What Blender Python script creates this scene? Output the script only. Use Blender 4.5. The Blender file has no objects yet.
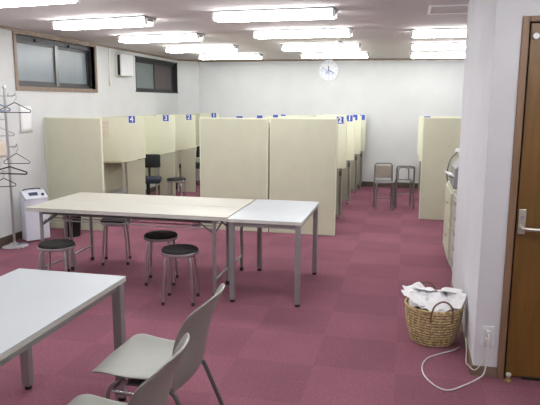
import bpy, bmesh, math, random
from mathutils import Vector, Matrix, noise
random.seed(7)
scene = bpy.context.scene
COL = scene.collection
PI = math.pi

# ------------------------------------------------------------------ materials
def new_mat(name):
    m = bpy.data.materials.new(name); m.use_nodes = True
    nt = m.node_tree
    return m, nt, nt.nodes['Principled BSDF']

def mat(name, col, rough=0.5, metal=0.0, var=0.06, scale=12.0, bump=0.0, bscale=120.0, spec=0.5, stretch=None):
    """procedural material: base colour with soft noise variation and an optional fine bump"""
    m, nt, b = new_mat(name)
    tc = nt.nodes.new('ShaderNodeTexCoord')
    src = tc.outputs['Object']
    if stretch:
        mp = nt.nodes.new('ShaderNodeMapping'); mp.inputs['Scale'].default_value = stretch
        nt.links.new(src, mp.inputs['Vector']); src = mp.outputs['Vector']
    n = nt.nodes.new('ShaderNodeTexNoise'); n.inputs['Scale'].default_value = scale
    n.inputs['Detail'].default_value = 4
    nt.links.new(src, n.inputs['Vector'])
    r = nt.nodes.new('ShaderNodeValToRGB')
    r.color_ramp.elements[0].position = 0.3; r.color_ramp.elements[1].position = 0.7
    r.color_ramp.elements[0].color = [c*(1-var) for c in col] + [1]
    r.color_ramp.elements[1].color = [min(1, c*(1+var)) for c in col] + [1]
    nt.links.new(n.outputs['Fac'], r.inputs['Fac'])
    nt.links.new(r.outputs['Color'], b.inputs['Base Color'])
    b.inputs['Roughness'].default_value = rough
    b.inputs['Metallic'].default_value = metal
    b.inputs['Specular IOR Level'].default_value = spec
    if bump:
        n2 = nt.nodes.new('ShaderNodeTexNoise'); n2.inputs['Scale'].default_value = bscale
        nt.links.new(tc.outputs['Object'], n2.inputs['Vector'])
        bp = nt.nodes.new('ShaderNodeBump'); bp.inputs['Strength'].default_value = bump
        bp.inputs['Distance'].default_value = 0.004
        nt.links.new(n2.outputs['Fac'], bp.inputs['Height'])
        nt.links.new(bp.outputs['Normal'], b.inputs['Normal'])
    return m

def emit(name, col, s):
    m, nt, b = new_mat(name)
    b.inputs['Base Color'].default_value = (*col, 1)
    b.inputs['Emission Color'].default_value = (*col, 1)
    b.inputs['Emission Strength'].default_value = s
    return m

def carpet_mat():
    m, nt, b = new_mat('carpet')
    tc = nt.nodes.new('ShaderNodeTexCoord')
    fine = nt.nodes.new('ShaderNodeTexNoise'); fine.inputs['Scale'].default_value = 70; fine.inputs['Detail'].default_value = 3
    big = nt.nodes.new('ShaderNodeTexNoise'); big.inputs['Scale'].default_value = 2.2; big.inputs['Detail'].default_value = 4
    chk = nt.nodes.new('ShaderNodeTexChecker'); chk.inputs['Scale'].default_value = 2.0
    chk.inputs['Color1'].default_value = (0.49,0.49,0.49,1); chk.inputs['Color2'].default_value = (0.51,0.51,0.51,1)
    for n in (fine, big, chk): nt.links.new(tc.outputs['Object'], n.inputs['Vector'])
    a = nt.nodes.new('ShaderNodeMath'); a.operation = 'MULTIPLY_ADD'; a.inputs[1].default_value = 0.6
    nt.links.new(fine.outputs['Fac'], a.inputs[0]); 
    a2 = nt.nodes.new('ShaderNodeMath'); a2.operation = 'MULTIPLY_ADD'; a2.inputs[1].default_value = 0.25
    nt.links.new(big.outputs['Fac'], a2.inputs[0])
    sep = nt.nodes.new('ShaderNodeMath'); sep.operation = 'MULTIPLY'; sep.inputs[1].default_value = 0.085
    nt.links.new(chk.outputs['Fac'], sep.inputs[0])
    nt.links.new(sep.outputs[0], a2.inputs[2]); nt.links.new(a2.outputs[0], a.inputs[2])
    r = nt.nodes.new('ShaderNodeValToRGB')
    r.color_ramp.elements[0].position = 0.25; r.color_ramp.elements[1].position = 0.75
    r.color_ramp.elements[0].color = (*CARPET0, 1); r.color_ramp.elements[1].color = (*CARPET1, 1)
    nt.links.new(a.outputs[0], r.inputs['Fac']); nt.links.new(r.outputs['Color'], b.inputs['Base Color'])
    b.inputs['Roughness'].default_value = 0.95; b.inputs['Specular IOR Level'].default_value = 0.1
    bp = nt.nodes.new('ShaderNodeBump'); bp.inputs['Strength'].default_value = 0.4; bp.inputs['Distance'].default_value = 0.004
    nt.links.new(fine.outputs['Fac'], bp.inputs['Height']); nt.links.new(bp.outputs['Normal'], b.inputs['Normal'])
    return m

def wood_mat(name, c0, c1, rough, sx=(8, 8, 0.7)):
    m, nt, b = new_mat(name)
    tc = nt.nodes.new('ShaderNodeTexCoord'); mp = nt.nodes.new('ShaderNodeMapping'); mp.inputs['Scale'].default_value = sx
    n = nt.nodes.new('ShaderNodeTexNoise'); n.inputs['Scale'].default_value = 6; n.inputs['Detail'].default_value = 6; n.inputs['Distortion'].default_value = 0.6
    r = nt.nodes.new('ShaderNodeValToRGB'); r.color_ramp.elements[0].position = 0.3; r.color_ramp.elements[1].position = 0.72
    r.color_ramp.elements[0].color = (*c0, 1); r.color_ramp.elements[1].color = (*c1, 1)
    nt.links.new(tc.outputs['Object'], mp.inputs['Vector']); nt.links.new(mp.outputs['Vector'], n.inputs['Vector'])
    nt.links.new(n.outputs['Fac'], r.inputs['Fac']); nt.links.new(r.outputs['Color'], b.inputs['Base Color'])
    b.inputs['Roughness'].default_value = rough
    return m

CARPET0 = (0.164, 0.067, 0.092); CARPET1 = (0.305, 0.124, 0.168)
M = {}
M['carpet'] = carpet_mat()
M['wall'] = mat('wallpaper', (0.655, 0.67, 0.675), 0.9, var=0.03, scale=3, bump=0.25, bscale=160, spec=0.2)
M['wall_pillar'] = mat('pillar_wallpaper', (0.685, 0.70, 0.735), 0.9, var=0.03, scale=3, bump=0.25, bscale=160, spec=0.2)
M['ceiling'] = mat('ceiling_board', (0.66, 0.635, 0.64), 0.95, var=0.03, scale=4, bump=0.2, bscale=90, spec=0.1)
M['brown_trim'] = wood_mat('brown_trim', (0.20, 0.14, 0.10), (0.29, 0.21, 0.16), 0.5, (2, 2, 2))
M['window_trim'] = wood_mat('window_trim', (0.17, 0.115, 0.08), (0.25, 0.175, 0.125), 0.5, (2, 2, 2))
M['baseboard'] = mat('baseboard_vinyl', (0.085, 0.06, 0.045), 0.6, var=0.1)
M['baseboard_light'] = mat('baseboard_tan', (0.20, 0.145, 0.10), 0.6, var=0.1)
M['door'] = wood_mat('door_veneer', (0.135, 0.066, 0.012), (0.195, 0.097, 0.019), 0.42, (5, 5, 0.5))
M['door_frame'] = wood_mat('door_frame_wood', (0.19, 0.11, 0.06), (0.27, 0.165, 0.10), 0.5, (4, 4, 0.6))
M['door_gap'] = mat('gap_shade', (0.012, 0.01, 0.01), 0.9)  # near-black colour stands in for shade in the door gaps
M['cream_top'] = mat('cream_laminate', (0.455, 0.442, 0.388), 0.42, var=0.03, scale=4, stretch=(1, 10, 1))
M['white_top'] = mat('white_laminate', (0.41, 0.445, 0.475), 0.38, var=0.02, scale=4)
M['edge'] = mat('table_edge', (0.60, 0.60, 0.56), 0.45)
M['steel'] = mat('painted_steel', (0.36, 0.365, 0.37), 0.4, 0.5, var=0.05)
M['dark_steel'] = mat('dark_steel', (0.15, 0.15, 0.155), 0.4, 0.5, var=0.08)
M['leg_grey'] = mat('grey_leg_steel', (0.23, 0.23, 0.22), 0.45, 0.4, var=0.06)
M['pipe_grey'] = mat('grey_pipe_metal', (0.24, 0.24, 0.25), 0.35, 0.7, var=0.06)
M['chrome'] = mat('chrome', (0.66, 0.66, 0.68), 0.2, 1.0, var=0.04)
M['dull_chrome'] = mat('dull_chrome', (0.50, 0.50, 0.52), 0.33, 0.85, var=0.06)
M['rubber'] = mat('black_rubber', (0.02, 0.02, 0.02), 0.7)
M['black_vinyl'] = mat('black_vinyl', (0.012, 0.012, 0.012), 0.6, var=0.15, spec=0.2)
M['black_fabric'] = mat('black_fabric', (0.012, 0.012, 0.015), 0.9, var=0.2)
M['navy_fabric'] = mat('navy_fabric', (0.014, 0.017, 0.032), 0.9, var=0.2)
M['panel'] = mat('beige_panel', (0.57, 0.575, 0.44), 0.6, var=0.03, scale=5, bump=0.1, bscale=200)
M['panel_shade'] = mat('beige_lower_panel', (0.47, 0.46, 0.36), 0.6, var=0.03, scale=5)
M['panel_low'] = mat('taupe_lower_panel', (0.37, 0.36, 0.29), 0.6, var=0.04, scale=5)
M['panel_light'] = mat('cream_divider', (0.76, 0.77, 0.61), 0.55, var=0.02, scale=5)
M['panel_edge'] = mat('grey_panel_edge', (0.30, 0.29, 0.26), 0.5)
M['chair_plastic'] = mat('grey_chair_plastic', (0.285, 0.295, 0.265), 0.42, var=0.03, scale=6, bump=0.08, bscale=250)
M['white_plastic'] = mat('white_plastic', (0.78, 0.79, 0.82), 0.4, var=0.02)
M['cream_plastic'] = mat('cream_plastic', (0.72, 0.70, 0.64), 0.45, var=0.02)
M['grey_plastic'] = mat('grey_plastic', (0.30, 0.30, 0.31), 0.5, var=0.05)
M['purifier'] = mat('purifier_white', (0.68, 0.71, 0.80), 0.4, var=0.02)
M['display'] = mat('dark_display', (0.06, 0.07, 0.14), 0.25)
M['body_white'] = mat('fixture_white', (0.85, 0.85, 0.86), 0.4, var=0.01)
M['housing_grey'] = mat('fixture_housing', (0.20, 0.20, 0.205), 0.5, var=0.02)
M['tube'] = emit('fluorescent_glow', (1.0, 1.0, 0.985), 46.0)
M['frosted'] = mat('frosted_glass', (0.165, 0.20, 0.225), 0.32, var=0.08, scale=5, stretch=(1, 1, 0.3))
M['frosted_green'] = mat('frosted_glass_green', (0.155, 0.185, 0.185), 0.32, var=0.08, scale=5)
M['screen'] = mat('dark_screen', (0.10, 0.085, 0.085), 0.6, var=0.08)
M['alu_dark'] = mat('bronze_aluminium', (0.035, 0.035, 0.038), 0.4, 0.4, var=0.1)
M['alu_light'] = mat('grey_aluminium', (0.13, 0.13, 0.13), 0.35, 0.6, var=0.1)
M['blue'] = mat('blue_plate', (0.035, 0.085, 0.40), 0.4, var=0.05)
M['white_print'] = mat('white_print', (0.85, 0.87, 0.92), 0.5, var=0.01)
M['paper'] = mat('white_paper', (0.88, 0.885, 0.90), 0.8, var=0.02)
M['paper_pink'] = mat('pink_paper', (0.76, 0.67, 0.57), 0.8, var=0.05)
M['paper_print'] = mat('faded_red_print', (0.70, 0.57, 0.49), 0.8, var=0.1)
M['clock_print'] = mat('pale_blue_print', (0.38, 0.46, 0.66), 0.6, var=0.1)
M['clock_pale'] = mat('very_pale_blue_print', (0.60, 0.66, 0.78), 0.6, var=0.05)
M['clock_hand'] = mat('dark_blue_hand', (0.14, 0.18, 0.34), 0.5)
M['blue_plastic'] = mat('blue_plastic', (0.10, 0.20, 0.42), 0.4)
M['hanger_dark'] = mat('dark_hanger', (0.075, 0.08, 0.10), 0.4, var=0.1)
M['beige_metal'] = mat('beige_metal', (0.43, 0.42, 0.37), 0.45, var=0.03)
M['brass'] = mat('brass', (0.52, 0.37, 0.16), 0.35, 0.6)
M['door_metal'] = mat('door_handle_metal', (0.62, 0.60, 0.54), 0.3, 0.7, var=0.04)
M['handle_leather'] = mat('brown_handle', (0.16, 0.085, 0.045), 0.6, var=0.15)
M['grey_back'] = mat('taupe_backrest', (0.30, 0.26, 0.22), 0.6, var=0.08)

def basket_mat():
    m, nt, b = new_mat('woven_seagrass')
    tc = nt.nodes.new('ShaderNodeTexCoord')
    mp = nt.nodes.new('ShaderNodeMapping'); mp.inputs['Scale'].default_value = (1, 1, 1)
    w = nt.nodes.new('ShaderNodeTexNoise'); w.inputs['Scale'].default_value = 55; w.inputs['Detail'].default_value = 3
    nt.links.new(tc.outputs['Object'], mp.inputs['Vector']); nt.links.new(mp.outputs['Vector'], w.inputs['Vector'])
    r = nt.nodes.new('ShaderNodeValToRGB'); r.color_ramp.elements[0].position = 0.32; r.color_ramp.elements[1].position = 0.62
    r.color_ramp.elements[0].color = (0.30, 0.20, 0.085, 1); r.color_ramp.elements[1].color = (0.72, 0.58, 0.32, 1)
    nt.links.new(w.outputs['Fac'], r.inputs['Fac']); nt.links.new(r.outputs['Color'], b.inputs['Base Color'])
    b.inputs['Roughness'].default_value = 0.8
    return m
M['basket'] = basket_mat()
M['basket_dark'] = mat('dark_binding', (0.10, 0.055, 0.022), 0.8, var=0.2, scale=60)

# ------------------------------------------------------------------ mesh builder
class MB:
    def __init__(s): s.bm = bmesh.new()
    def _add(s, verts, faces):
        vs = [s.bm.verts.new(v) for v in verts]
        for f in faces:
            try: s.bm.faces.new([vs[i] for i in f])
            except ValueError: pass
        return vs
    def box(s, x0, x1, y0, y1, z0, z1, bevel=0.0, rot=None, seg=2):
        x0, x1 = min(x0, x1), max(x0, x1); y0, y1 = min(y0, y1), max(y0, y1); z0, z1 = min(z0, z1), max(z0, z1)
        t = bmesh.new()
        vs = [t.verts.new(v) for v in ((x0,y0,z0),(x1,y0,z0),(x1,y1,z0),(x0,y1,z0),(x0,y0,z1),(x1,y0,z1),(x1,y1,z1),(x0,y1,z1))]
        for f in ((0,3,2,1),(4,5,6,7),(0,1,5,4),(1,2,6,5),(2,3,7,6),(3,0,4,7)): t.faces.new([vs[i] for i in f])
        if bevel: bmesh.ops.bevel(t, geom=t.edges[:], offset=bevel, segments=seg, affect='EDGES', profile=0.5)
        if rot: bmesh.ops.transform(t, matrix=rot, verts=t.verts[:])
        s.merge(t); return s
    def merge(s, t):
        t.verts.index_update()
        s._add([v.co.copy() for v in t.verts], [[v.index for v in f.verts] for f in t.faces]); t.free()
    def prism(s, poly, a0, a1, axis='y'):
        """extrude a 2d polygon; axis y: poly in xz, axis x: poly in yz, axis z: poly in xy"""
        def p(u, v, a): return {'y': (u, a, v), 'x': (a, u, v), 'z': (u, v, a)}[axis]
        n = len(poly)
        vs = [p(u, v, a0) for u, v in poly] + [p(u, v, a1) for u, v in poly]
        s._add(vs, [list(range(n)), list(range(2*n-1, n-1, -1))] + [[i, (i+1) % n, n+(i+1) % n, n+i] for i in range(n)])
        return s
    def tube(s, pts, r, seg=8, closed=False, r1=None):
        pts = [Vector(p) for p in pts]; n = len(pts)
        rings = []; up = None
        for i, p in enumerate(pts):
            if closed: d = (pts[(i+1) % n]-pts[i-1])
            else: d = pts[min(i+1, n-1)]-pts[max(i-1, 0)]
            d.normalize()
            if up is None:
                up = Vector((0, 0, 1)) if abs(d.z) < 0.9 else Vector((1, 0, 0))
            a = d.cross(up)
            if a.length < 1e-5: a = d.cross(Vector((0.3, 1, 0.2)))
            a.normalize(); up = a.cross(d).normalized()
            rr = r if r1 is None else r+(r1-r)*i/(n-1)
            rings.append([p+a*rr*math.cos(2*PI*k/seg)+up*rr*math.sin(2*PI*k/seg) for k in range(seg)])
        vs = [v for R in rings for v in R]; f = []
        for i in range(n if closed else n-1):
            j = (i+1) % n
            for k in range(seg): f.append([i*seg+k, i*seg+(k+1) % seg, j*seg+(k+1) % seg, j*seg+k])
        if not closed: f += [list(range(seg-1, -1, -1)), [(n-1)*seg+k for k in range(seg)]]
        s._add(vs, f); return s
    def lathe(s, prof, seg=32, c=(0, 0, 0), wob=0.0):
        vs = []; f = []; n = len(prof)
        for i, (r, z) in enumerate(prof):
            for k in range(seg):
                a = 2*PI*k/seg
                vs.append((c[0]+r*math.cos(a), c[1]+r*math.sin(a), c[2]+z))
        for i in range(n-1):
            for k in range(seg): f.append([i*seg+k, i*seg+(k+1) % seg, (i+1)*seg+(k+1) % seg, (i+1)*seg+k])
        if prof[0][0] > 1e-4: f.append(list(range(seg-1, -1, -1)))
        if prof[-1][0] > 1e-4: f.append([(n-1)*seg+k for k in range(seg)])
        s._add(vs, f); return s
    def grid(s, fn, nu, nv):
        vs = [fn(u/(nu-1), v/(nv-1)) for u in range(nu) for v in range(nv)]
        f = [[u*nv+v, u*nv+v+1, (u+1)*nv+v+1, (u+1)*nv+v] for u in range(nu-1) for v in range(nv-1)]
        s._add(vs, f); return s
    def build(s, name, m, parent=None, smooth=False, loc=None):
        bmesh.ops.remove_doubles(s.bm, verts=s.bm.verts[:], dist=1e-6)
        bmesh.ops.recalc_face_normals(s.bm, faces=s.bm.faces[:])
        me = bpy.data.meshes.new(name); s.bm.to_mesh(me); s.bm.free()
        me.materials.append(M[m] if isinstance(m, str) else m)
        if smooth:
            for p in me.polygons: p.use_smooth = True
            try: me.set_sharp_from_angle(angle=math.radians(40))
            except Exception: pass
        o = bpy.data.objects.new(name, me); COL.objects.link(o)
        if parent: o.parent = parent
        if loc: o.location = loc
        return o

def smooth_pts(pts, n=8, closed=False):
    """catmull-rom through the points"""
    P = [Vector(p) for p in pts]; out = []
    m = len(P)
    for i in range(m if closed else m-1):
        if closed: a, b, c, d = P[i-1], P[i], P[(i+1) % m], P[(i+2) % m]
        else: a, b, c, d = P[max(i-1, 0)], P[i], P[i+1], P[min(i+2, m-1)]
        for k in range(n):
            t = k/n
            out.append(0.5*((2*b)+(c-a)*t+(2*a-5*b+4*c-d)*t*t+(3*b-a-3*c+d)*t**3))
    if not closed: out.append(P[-1])
    return out

def fillet(pts, r, n=5):
    """polyline with rounded inner corners"""
    P = [Vector(p) for p in pts]; out = [P[0]]
    for i in range(1, len(P)-1):
        a = (P[i-1]-P[i]); b = (P[i+1]-P[i]); rr = min(r, a.length*0.49, b.length*0.49)
        p0 = P[i]+a.normalized()*rr; p1 = P[i]+b.normalized()*rr
        for k in range(n+1):
            t = k/n; out.append((1-t)**2*p0+2*t*(1-t)*P[i]+t*t*p1)
    out.append(P[-1]); return out

def tag(o, label, cat, group=None, kind=None):
    o['label'] = label; o['category'] = cat
    if group: o['group'] = group
    if kind: o['kind'] = kind
    return o

def thing(name, label, cat, loc=(0, 0, 0), rotz=0.0, group=None):
    o = bpy.data.objects.new(name, None); COL.objects.link(o)
    o.empty_display_size = 0.1
    o.location = loc; o.rotation_euler = (0, 0, rotz)
    return tag(o, label, cat, group)

def struct(o):
    o['kind'] = 'structure'; return o

def kids(o): return [c for c in bpy.data.objects if c.parent == o]
def dup(src, loc, rotz, label, group=None):
    def cp(o, par):
        c = o.copy(); COL.objects.link(c)
        if par: c.parent = par
        for ch in kids(o): cp(ch, c)
        return c
    r = cp(src, None); r.location = loc; r.rotation_euler = (0, 0, rotz); r['label'] = label
    if group: r['group'] = group
    return r

def text_mesh(s, size, m, parent, name, loc, rot, depth=0.002, bold=0.0):
    cu = bpy.data.curves.new(name, 'FONT'); cu.body = s; cu.size = size; cu.extrude = depth
    cu.align_x = 'CENTER'; cu.align_y = 'CENTER'; cu.offset = bold
    t = bpy.data.objects.new(name, cu); COL.objects.link(t)
    dg = bpy.context.evaluated_depsgraph_get()
    me = bpy.data.meshes.new_from_object(t.evaluated_get(dg))
    bpy.data.objects.remove(t); bpy.data.curves.remove(cu)
    me.materials.clear(); me.materials.append(M[m])
    o = bpy.data.objects.new(name, me); COL.objects.link(o)
    o.parent = parent; o.location = loc; o.rotation_euler = rot
    return o

# ------------------------------------------------------------------ camera
CZ = 1.63
f_px = 597.5
cam = bpy.data.cameras.new('camera'); cam.sensor_width = 36; cam.lens = f_px/540*36; cam.clip_start = 0.05
cobj = bpy.data.objects.new('camera', cam); COL.objects.link(cobj); scene.camera = cobj
p, yw, rl = math.radians(9.60), math.radians(12.65), math.radians(0.336)
fwd = Vector((-math.sin(yw)*math.cos(p), math.cos(yw)*math.cos(p), -math.sin(p)))
right = Vector((math.cos(yw), math.sin(yw), 0)); up = right.cross(fwd)
xr = math.cos(rl)*right+math.sin(rl)*up; ur = -math.sin(rl)*right+math.cos(rl)*up
Rm = Matrix((xr, ur, -fwd)).transposed()
cobj.matrix_world = Matrix.Translation((0, 0, CZ)) @ Rm.to_4x4()

# ------------------------------------------------------------------ room shell
XL, YB, XR, YF, ZC = -4.43, 11.75, 2.6, -1.6, 2.44
PX, PY0, PY1 = 0.46, 3.60, 5.36           # the projecting block with the door
XF = 2.2
struct(MB().box(XL-0.15, XR+0.15, YF-0.15, YB+0.15, -0.12, 0).build('floor', 'carpet'))
struct(MB().box(XL-0.15, XR+0.15, YF-0.15, YB+0.15, ZC, ZC+0.12).build('ceiling', 'ceiling'))
W1 = (6.28, 8.08, 1.79, 2.385); W2 = (9.44, 11.33, 1.775, 2.365)
b = MB(); T = XL-0.15
b.box(T, XL, YF, YB, 0, 1.775).box(T, XL, YF, YB, 2.385, ZC)
b.box(T, XL, YF, W1[0], 1.775, 2.385).box(T, XL, W1[1], W2[0], 1.775, 2.385).box(T, XL, W2[1], YB, 1.775, 2.385)
b.box(T, XL, W1[0], W1[1], 1.775, W1[2]).box(T, XL, W2[0], W2[1], W2[3], 2.385)
struct(b.build('wall_left', 'wall'))
struct(MB().box(T, XR+0.15, YB, YB+0.15, 0, ZC).build('wall_back', 'wall'))
struct(MB().box(XR, XR+0.15, PY1, YB, 0, ZC).build('wall_right', 'wall'))
struct(MB().box(T, XR+0.15, YF-0.15, YF, 0, ZC).build('wall_front', 'wall'))
struct(MB().box(XF, XF+0.15, YF, PY0, 0, ZC).build('wall_right_foreground', 'wall'))
struct(MB().prism([(XL, 11.36), (XL+0.30, YB), (XL, YB)], 0, ZC, 'z').build('wall_corner', 'wall'))
DX0, DX1, DZ = 0.635, 1.455, 2.065
b = MB(); b.box(PX, DX0, PY0, PY0+0.14, 0, ZC).box(DX1, XR, PY0, PY0+0.14, 0, ZC).box(DX0, DX1, PY0, PY0+0.14, DZ, ZC)
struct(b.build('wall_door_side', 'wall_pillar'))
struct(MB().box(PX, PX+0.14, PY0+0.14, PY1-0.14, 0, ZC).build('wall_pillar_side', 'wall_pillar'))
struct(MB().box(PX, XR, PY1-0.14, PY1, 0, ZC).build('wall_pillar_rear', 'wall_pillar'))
# crown and base trims
def trim(name, m, *bx): struct(MB().box(*bx).build(name, m))
trim('trim_1', 'brown_trim', XL, XL+0.018, YF, 11.36, ZC-0.028, ZC)
trim('trim_2', 'brown_trim', XL+0.30, XR, YB-0.018, YB, ZC-0.035, ZC)
struct(MB().prism([(XL, 11.345), (XL+0.312, YB), (XL+0.288, YB), (XL, 11.372)], ZC-0.03, ZC, 'z').build('trim_3', 'brown_trim'))
trim('baseboard_left', 'baseboard', XL, XL+0.012, YF, 11.35, 0, 0.085)
trim('baseboard_back', 'baseboard', XL+0.31, XR, YB-0.012, YB, 0, 0.095)
trim('baseboard_pillar', 'baseboard_light', PX-0.010, PX, PY0-0.010, PY1, 0, 0.06)
trim('baseboard_door_side', 'baseboard_light', PX, 0.598, PY0-0.010, PY0, 0, 0.06)

# windows
def make_window(name, w, trimmed):
    y0, y1, z0, z1 = w; x = XL
    if trimmed:
        t = 0.05
        fr = MB()
        for bx in ((y0-t, y1+t, z1, z1+t-0.008), (y0-t, y1+t, z0-t, z0), (y0-t, y0, z0, z1), (y1, y1+t, z0, z1)):
            fr.box(x-0.07, x+0.014, bx[0], bx[1], bx[2], bx[3])
        wdw = struct(fr.build(name, 'window_trim'))
        wdw['label'] = 'wide sliding window with brown wooden frame'
    else:
        t = 0.02; fr = MB()
        for bx in ((y0-t, y1+t, z1-0.02, z1), (y0-t, y1+t, z0, z0+0.02), (y0, y0+t, z0, z1), (y1-t, y1, z0, z1)):
            fr.box(x-0.06, x+0.004, bx[0], bx[1], bx[2], bx[3])
        wdw = struct(fr.build(name, 'alu_dark'))
    # dark outer rail frame
    f = MB(); a = 0.028; xi = x-0.095
    f.box(xi, xi+0.05, y0, y1, z1-0.055, z1).box(xi, xi+0.05, y0, y1, z0, z0+a).box(xi, xi+0.05, y0, y0+a, z0, z1).box(xi, xi+0.05, y1-a, y1, z0, z1)
    f.build('rail_frame', 'alu_dark', wdw)
    ym = (y0+y1)/2+(0.0 if trimmed else -0.06)
    for i, (a0, a1, dx) in enumerate(((y0+0.03, ym+0.04, 0.028), (ym-0.04, y1-0.03, 0.0))):
        s_ = 0.05; xs = xi-0.005+dx
        sm = 'alu_light' if (trimmed and i == 0) else 'alu_dark'
        sh = MB()
        sh.box(xs, xs+0.022, a0, a0+s_, z0+a, z1-0.05).box(xs, xs+0.022, a1-s_, a1, z0+a, z1-0.05)
        sh.box(xs, xs+0.022, a0+s_, a1-s_, z0+a, z0+a+s_*0.8).box(xs, xs+0.022, a0+s_, a1-s_, z1-0.05-s_*0.9, z1-0.05)
        so = sh.build('sash', 'alu_dark', wdw)
        pm = 'frosted' if trimmed else ('frosted_green' if i == 0 else 'screen')
        MB().box(xs+0.006, xs+0.012, a0+s_, a1-s_, z0+a+s_*0.8, z1-0.05-s_*0.9).build('pane', pm, so)
    if trimmed:
        for yy in (y0+0.42, y1-0.62):
            MB().box(xi+0.05, xi+0.075, yy, yy+0.13, z1-0.06, z1-0.02, 0.006).build('latch', 'alu_dark', wdw)
        MB().box(xi+0.04, xi+0.055, ym-0.035, ym+0.035, z0+0.02, z1-0.06).build('meeting_rail', 'alu_light', wdw)
    return wdw
make_window('window_1', W1, True)
make_window('window_2', W2, False)

# door
fr = MB()
fr.box(0.598, DX0, PY0-0.022, PY0+0.10, 0, DZ+0.03, 0.004).box(DX1, DX1+0.037, PY0-0.022, PY0+0.10, 0, DZ+0.03, 0.004).box(DX0, DX1, PY0-0.022, PY0+0.10, DZ, DZ+0.03, 0.004)
door = struct(fr.build('door_1', 'door_frame'))
leaf = MB().box(DX0+0.012, DX1-0.004, PY0+0.004, PY0+0.044, 0.012, DZ-0.006, 0.002).build('door_leaf', 'door', door)
MB().box(DX0, DX1, PY0+0.046, PY0+0.06, 0, DZ).build('dark_gap_sheet', 'door_gap', door)  # dark sheet filling the opening behind the leaf, darkens the gap beside it
MB().box(0.74, DX1-0.01, PY0-0.004, PY0+0.045, 0.001, 0.016).build('under_door_shade', 'door_gap', door)  # dark strip drawn for the shaded gap under the door
hp = MB().box(0.654, 0.694, PY0-0.006, PY0+0.006, 0.885, 1.03, 0.003).build('handle_plate', 'door_metal', door)
h = MB(); h.tube(fillet([(0.672, PY0-0.004, 0.925), (0.672, PY0-0.052, 0.925), (0.83, PY0-0.052, 0.922)], 0.02), 0.0105, 10)
h.tube([(0.672, PY0-0.005, 0.925), (0.672, PY0-0.018, 0.925)], 0.017, 14)
h.build('lever', 'door_metal', hp, True)
k = MB(); k.tube([(0.674, PY0-0.008, 0.985), (0.674, PY0-0.0145, 0.985)], 0.012, 14); k.build('lock_cylinder', 'dull_chrome', hp, True)
k = MB(); k.tube([(0.673, PY0+0.006, 1.99), (0.673, PY0-0.012, 1.99)], 0.017, 16); k.build('round_cap', 'white_plastic', door, True)

# door stop
ds = thing('door_stopper', 'small brass door stopper on the carpet at the foot of the brown door', 'door stopper', (0.658, PY0-0.045, 0))
MB().lathe([(0.020, 0), (0.020, 0.006), (0.011, 0.010), (0.010, 0.034)], 16).build('base', 'brass', ds, True)
MB().lathe([(0.010, 0.034), (0.015, 0.036), (0.015, 0.048), (0.010, 0.052)], 16).build('bumper', 'cream_plastic', ds, True)

# ------------------------------------------------------------------ ceiling lights
def make_light(loc, label):
    t = thing('ceiling_light', label, 'ceiling light', loc, 0, 'fluorescent ceiling lights')
    L = 0.545
    MB().prism([(-0.115, ZC-0.001), (-0.115, ZC-0.012), (-0.03, ZC-0.048), (0.03, ZC-0.048), (0.115, ZC-0.012), (0.115, ZC-0.001)], -L-0.02, L+0.02, 'x').build('housing', 'housing_grey', t)
    for sy in (-1, 1):
        for sx in (-1, 1):
            MB().box(sx*(L+0.012)-0.012, sx*(L+0.012)+0.012, sy*0.062-0.018, sy*0.062+0.018, ZC-0.082, ZC-0.018, 0.005).build('lamp_holder', 'body_white', t)
        MB().tube([(-L, sy*0.062, ZC-0.064), (L, sy*0.062, ZC-0.064)], 0.0165, 12).build('tube', 'tube', t, True)
    return t
AX, BX, CX = -2.84, -1.165, 0.585
lab = 'twin-tube fluorescent ceiling light, '
lights = [
 ((-3.02, 4.30), -0.15, lab+'cut off by the top left corner of the photo'),
 ((-3.045, 5.75), -0.15, lab+'left row, above and right of the brown framed window'),
 ((-3.035, 7.21), -0.13, lab+'left row, second behind the cut-off one'),
 ((-3.035, 8.76), -0.10, lab+'left row, second from the back wall'),
 ((-3.04, 10.31), -0.03, lab+'left row, closest to the back wall'),
 ((-1.205, 5.48), -0.05, lab+'middle row, nearest the camera and longest'),
 ((-1.20, 6.98), -0.05, lab+'middle row, second from the camera'),
 ((-1.23, 8.74), -0.05, lab+'middle row, third from the camera, below the smoke detector'),
 ((-1.215, 10.30), -0.02, lab+'middle row, just above the wall clock'),
 ((0.585, 7.20), 0.0, lab+'right row, uppermost beside the white wall corner'),
 ((0.595, 8.85), 0.0, lab+'right row, middle of the three'),
 ((0.595, 10.55), 0.0, lab+'right row, lowest, closest to the back wall'),
]
L0 = None
for (x, y), rz, lb in lights:
    if L0 is None: L0 = make_light((x, y, 0), lb); L0.rotation_euler.z = rz
    else: dup(L0, (x, y, 0), rz, lb)
for x, y in ((-1.21, 3.75), (-3.0, 2.5), (-1.21, 2.1), (0.9, 2.1), (0.9, 0.6)):
    dup(L0, (x, y, 0), 0, 'twin-tube fluorescent ceiling light outside the photo, over the near tables')

sd = thing('smoke_detector', 'small round smoke detector on the ceiling between middle lights', 'smoke detector', (-0.87, 7.98, ZC))
MB().lathe([(0.055, 0), (0.055, -0.012), (0.045, -0.03), (0.03, -0.032)], 24).build('base', 'cream_plastic', sd, True)
MB().lathe([(0.028, -0.032), (0.026, -0.05), (0.012, -0.056), (0, -0.056)], 20).build('sensor', 'grey_plastic', sd, True)

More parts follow.
